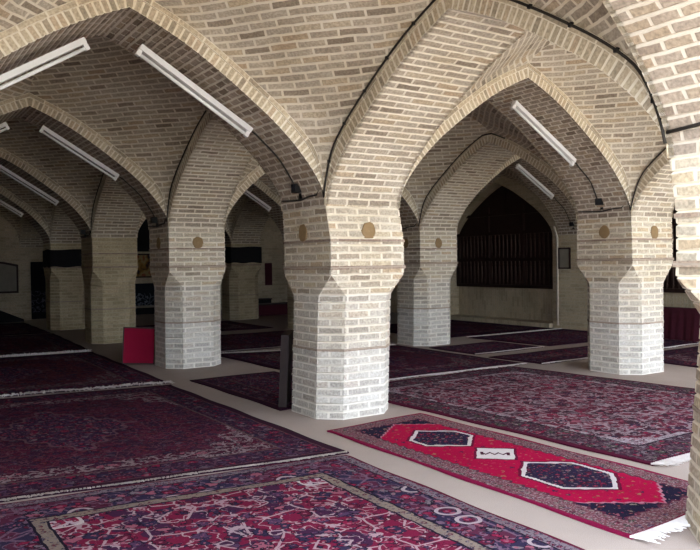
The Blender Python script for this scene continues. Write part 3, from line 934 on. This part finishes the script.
rug([(.78, 1.14), (3.62, 1.12), (3.62, 4.0), (.70, 4.78)], M_(rug_dark, 'plum back rug', f=1.1, pale=.6), 'dark plum rug behind the rose-grey rug, with white fringe along its near edge', [('n', .10), ('f', .06)])
rug([(-.50, .31), (.62, .47), (.62, 2.60), (-.53, 2.57)], M_(rug_dark, 'small dark red rug', f=1.0, field_col=(.10, .014, .025), pale=.5), 'small dark red rug just left of the central pier, under the leaning brown board', (), wob=.002)
rug([(.72, 4.98), (3.6, 4.98), (3.6, 7.6), (.75, 7.6)], M_(rug_dark, 'wine rug', f=1.1, pale=.4), 'dim wine rug seen between the red-board pier and the central pier', [('n', .05)], fmat=fringe_dim)
rug([(.8, 8.5), (3.6, 8.4), (3.6, 10.9), (.8, 10.9)], M_(rug_dark, 'grey plum rug', f=1.3, field_col=(.05, .025, .04)), 'greyish plum rug deep in the hall in front of the banner pier')
rug([(3.78, 2.25), (5.25, 2.28), (5.25, 3.38), (3.80, 3.36)], M_(rug_dark, 'dark red mat', f=1.1, field_col=(.10, .012, .025), pale=.3), 'small dark red rug in front of the pier before the lattice window', [('n', .05)], wob=.002)
rug([(3.78, .95), (7.7, 1.05), (7.7, 1.95), (3.72, 1.92)], M_(rug_dark, 'plum runner', f=1.1, pale=.6), 'narrow plum rug running from the right-hand front pier to the right wall', [('n', .06)], fmat=fringe_mat, wob=.002)
rug([(5.05, -1.3), (7.7, -1.2), (7.7, .86), (5.10, .76)], M_(rug_dark, 'violet grey rug', f=.9, field_col=(.06, .025, .05)), 'violet-grey rug behind the right-hand front pier, near the right edge', wob=.002)
rug([(5.45, 2.32), (7.85, 2.35), (7.9, 4.18), (5.35, 4.15)], M_(rug_dark, 'purple rug', f=1.15, pale=.5), 'purple rug on the floor below the framed notice', [('f', .06)], wob=.002)
rug([(4.9, 4.4), (7.85, 4.35), (7.8, 7.4), (4.85, 7.4)], M_(rug_dark, 'dark wine rug', f=1.0, pale=.4), 'dark wine rug under the lattice window', wob=.002)

# ------------------------------------------------------------------ boards
def board(M, w_, h, t, label, felt, edge):
    o = empty('prayer_board', M.to_translation())
    tag(o, label, 'board', 'boards leaning on piers')
    p = MB(); p.box(.012, w_ - .012, -.004, t - .006, .012, h - .012, M); p.build('panel', felt, o)
    for bx, nme in (((0, .016, -.008, t, 0, h), 0), ((w_ - .014, w_, -.008, t, 0, h), 0), ((.016, w_ - .014, -.008, t, h - .016, h), 0), ((.016, w_ - .014, -.002, t, 0, .014), 0)):
        e = MB(); e.box(*bx, M); e.build('frame_rail', edge, o)
    return o
Mr = Matrix.Translation((-.815, 4.42, .034)) @ Matrix.Rotation(math.radians(-14), 4, 'Z') @ Matrix.Rotation(math.radians(4), 4, 'Y') @ Matrix.Rotation(math.radians(-9), 4, 'X')
board(Mr, .44, .51, .03, 'bright red board leaning beside the pier left of centre', red_felt, dark_wood)
Md = Matrix.Translation((-.425, .345, .02)) @ Matrix.Rotation(math.radians(57), 4, 'Z') @ Matrix.Rotation(math.radians(3), 4, 'X')
board(Md, .5, .69, .07, 'dark brown board standing against the left side of the central pier', brown_board, brown_board)

# ------------------------------------------------------------------ things on the far walls and piers
def banner(u, v, z0, z1_, label):
    o = .418
    m = MB()
    path = [(u + o, v - .1), (u + o, v - o), (u - o, v - o), (u - o, v + o - .05)]
    rows = []
    pts = []
    for a, c_ in zip(path[:-1], path[1:]):
        for i in range(12):
            pts.append((a[0] + (c_[0] - a[0]) * i / 12, a[1] + (c_[1] - a[1]) * i / 12))
    pts.append(path[-1])
    G = [[(p[0], p[1], z0 + .012 * math.sin(i * .9)), (p[0] * 1.0, p[1], (z0 + z1_) / 2), (p[0], p[1], z1_ + .01 * math.sin(i * .5))] for i, p in enumerate(pts)]
    m.grid(G)
    ob = m.build('cloth_banner', dark_cloth)
    md = ob.modifiers.new('thick', 'SOLIDIFY'); md.thickness = .008; md.offset = 0
    tag(ob, label, 'banner', 'black banners tied round piers')
banner(0, 11.46, 1.38, 1.76, 'black banner round the top of the dim pier at far left')
banner(4.23, 11.46, 1.42, 1.82, 'black banner round the pier seen just left of the central one')

def marks_mat(name, base, mark, sc, th=.05, z0=.2, z1=.6):
    k = NT(name)
    geo = k.n('ShaderNodeNewGeometry').outputs['Position']
    n = k.noise(geo, sc, 2)[0]
    zz = k.sep(geo)[2]
    inside = k.m('MULTIPLY', k.m('GREATER_THAN', zz, z0), k.m('LESS_THAN', zz, z1))
    c = k.mix(k.m('MULTIPLY', inside, k.m('LESS_THAN', k.m('ABSOLUTE', k.m('SUBTRACT', n, .5)), th)), base, mark)
    return k.out(c, .9)
curt = marks_mat('black embroidered cloth', (.008, .008, .012), (.10, .10, .13), 9, .03, .2, .75)
m = MB(); m.box(-.15, .42, 14.86, 14.885, .02, 1.52); o = m.build('black_wall_sheet', curt)
tag(o, 'tall black embroidered cloth on the back wall at far left, beside the banner pier', 'wall hanging')
chalk = marks_mat('dark slate with scrawl', (.012, .016, .022), (.16, .18, .22), 7, .03, .2, .6)
o = empty('display_board', (2.8, 14.85, .1)); tag(o, 'dark board with pale scrawled marks behind the pier with the red board', 'board')
m = MB(); m.box(2.45, 3.3, 14.85, 14.88, .25, .88); m.build('panel', chalk, o)
m = MB(); m.box(2.42, 3.33, 14.84, 14.885, .20, .245); m.build('ledge', plaque_mat, o)
m = MB(); m.box(2.45, 3.3, 14.86, 14.885, .0, .19); m.build('skirt', dark_cloth, o)
# ochre picture
k = NT('ochre picture'); geo = k.n('ShaderNodeNewGeometry').outputs['Position']
pic = k.out(k.ramp(k.noise(geo, 5, 2)[0], [(.35, (.03, .02, .02)), (.45, (.28, .14, .03)), (.55, (.34, .26, .12)), (.65, (.25, .07, .03))]), .8)
o = empty('wall_picture', (2.8, 14.87, 1.1)); tag(o, 'ochre and orange picture on the back wall, in the gap left of the red-board pier', 'picture')
m = MB(); m.box(2.5, 3.2, 14.86, 14.88, 1.08, 1.68); m.build('print', pic, o)
for bx in ((2.46, 2.5, 1.04, 1.72), (3.2, 3.24, 1.04, 1.72), (2.5, 3.2, 1.04, 1.08), (2.5, 3.2, 1.68, 1.72)):
    m = MB(); m.box(bx[0], bx[1], 14.85, 14.885, bx[2], bx[3]); m.build('frame_rail', dark_wood, o)
m = MB(); pr = [(2.3, 1.78), (3.3, 1.78), (3.3, 2.4), (2.8, 3.1), (2.3, 2.4)]  # flat black sheet added in place of the dark arch opening
m.face([(a, 14.86, z) for a, z in pr]); m.face([(a, 14.885, z) for a, z in pr[::-1]])
for (a, z), (a2, z2) in zip(pr, pr[1:] + pr[:1]): m.face([(a, 14.86, z), (a, 14.885, z), (a2, 14.885, z2), (a2, 14.86, z2)])
tag(m.build('black_wall_sheet', dark_cloth), 'flat black sheet for the dark pointed arch opening above the ochre picture on the back wall', 'wall hanging')
# arched plaque at far left
def arched(name, a0, a1, z0, zt, y, mat, thick=.02):
    m = MB(); n = 14; pts = [(a0, z0), (a1, z0)]
    for i in range(n + 1):
        t = i / n; pts.append((a1 + (a0 - a1) * t, zt - .1 + .1 * math.sin(math.pi * t)))
    m.face([(a, y, z) for a, z in pts]); m.face([(a, y + thick, z) for a, z in pts[::-1]])
    for (a, z), (a2, z2) in zip(pts, pts[1:] + pts[:1]): m.face([(a, y, z), (a, y + thick, z), (a2, y + thick, z2), (a2, y, z2)])
    return m
o = empty('wall_plaque', (-1.1, 14.88, .73)); tag(o, 'grey arch-topped plaque on the back wall at the far left edge', 'plaque')
arched('rim', -1.75, -.45, .72, 1.55, 14.865, dark_wood, .03).build('rim', dark_wood, o)
arched('panel', -1.70, -.50, .77, 1.50, 14.85, plaque_mat, .02).build('panel', plaque_mat, o)
# wedge by the back wall
m = MB(); y0, y1 = 14.15, 14.55; pr = [(-2.4, .0), (-.45, .0), (-.45, .06), (-1.1, .36), (-2.4, .75)]
m.face([(a, y0, z + .014) for a, z in pr]); m.face([(a, y1, z + .014) for a, z in pr[::-1]])
for (a, z), (a2, z2) in zip(pr, pr[1:] + pr[:1]): m.face([(a, y0, z + .014), (a, y1, z + .014), (a2, y1, z2 + .014), (a2, y0, z2 + .014)])
tag(m.build('covered_bench', dark_cloth), 'low black sloping cloth-covered bench at the far left edge by the back wall', 'bench')
# deep middle: low chest, shelf, dark window poster, conduit
o = empty('low_chest', (5.3, 11.9, 0)); tag(o, 'low dark maroon chest beside the banner pier left of the central one', 'chest')
m = MB(); m.box(4.72, 5.95, 11.6, 12.1, .03, .30); m.build('body', maroon_cloth, o)
m = MB(); m.box(4.70, 5.97, 11.58, 12.12, .30, .33); m.build('lid', dark_wood, o)
for a in (4.75, 5.85):
    for c_ in (11.63, 12.02):
        m = MB(); m.box(a, a + .06, c_, c_ + .05, 0, .03); m.build('foot', dark_wood, o)
o = empty('wall_shelf', (6.3, 14.8, .1)); tag(o, 'black shelf low on the back wall, above the maroon chest', 'shelf')
m = MB(); m.box(5.9, 6.75, 14.6, 14.9, .28, .32); m.build('board', dark_wood, o)
m = MB(); m.box(5.92, 6.73, 14.62, 14.88, .12, .28); m.build('body', dark_cloth, o)
m = MB(); m.box(6.66, 6.9, 14.87, 14.895, .72, 1.41); tag(m.build('wall_poster', maroon_cloth), 'narrow dark red poster on the back wall just left of the central pier', 'poster')
m = MB(); m.tube([(6.2, 14.87, 1.7), (6.2, 14.87, .55)], .014, 6); tag(m.build('conduit', grey_plastic), 'thin grey conduit on the back wall left of the dark red poster', 'pipe')
# right wall: framed notice, pipe, cloth bench
o = empty('framed_notice', (8.05, 4.24, 1.42)); tag(o, 'small dark framed notice on the wall right of the lattice window', 'notice')
m = MB(); m.box(8.04, 8.055, 4.115, 4.365, 1.235, 1.615); m.build('sheet', plaque_mat, o)
for bx in ((4.09, 4.12, 1.21, 1.64), (4.36, 4.39, 1.21, 1.64), (4.12, 4.36, 1.21, 1.24), (4.12, 4.36, 1.61, 1.64)):
    m = MB(); m.box(8.03, 8.058, bx[0], bx[1], bx[2], bx[3]); m.build('frame_rail', dark_wood, o)
m = MB(); m.tube([(8.04, 4.42, .06), (8.04, 4.42, 1.85), (8.04, 4.46, 1.95), (8.04, 4.5, 2.08)], .022, 8)
tag(m.build('drain_pipe', plain('cream painted pipe', (.55, .5, .42), .5), None, True), 'thin pale pipe running up the right edge of the lattice window', 'pipe')
o = empty('draped_bench', (7.8, 1.5, 0)); tag(o, 'long bench draped in dark red cloth under the window near the right edge', 'bench')
m = MB(); ns = 60
prof = [(.0), (.25), (.5)]
G = []
for i in range(ns + 1):
    a = .2 + 2.3 * i / ns
    rip = .012 * math.sin(i * 1.7) + .008 * math.sin(i * .6)
    G.append([(7.82 + rip - .03, a, .004), (7.83 + rip, a, .3), (7.85, a, .53), (7.87, a, .545), (8.03, a, .545)])
m.grid(G); m.build('drape', maroon_cloth, o, True)
m = MB(); m.box(7.88, 8.03, .22, 2.48, .0, .53); m.build('seat_block', dark_wood, o)
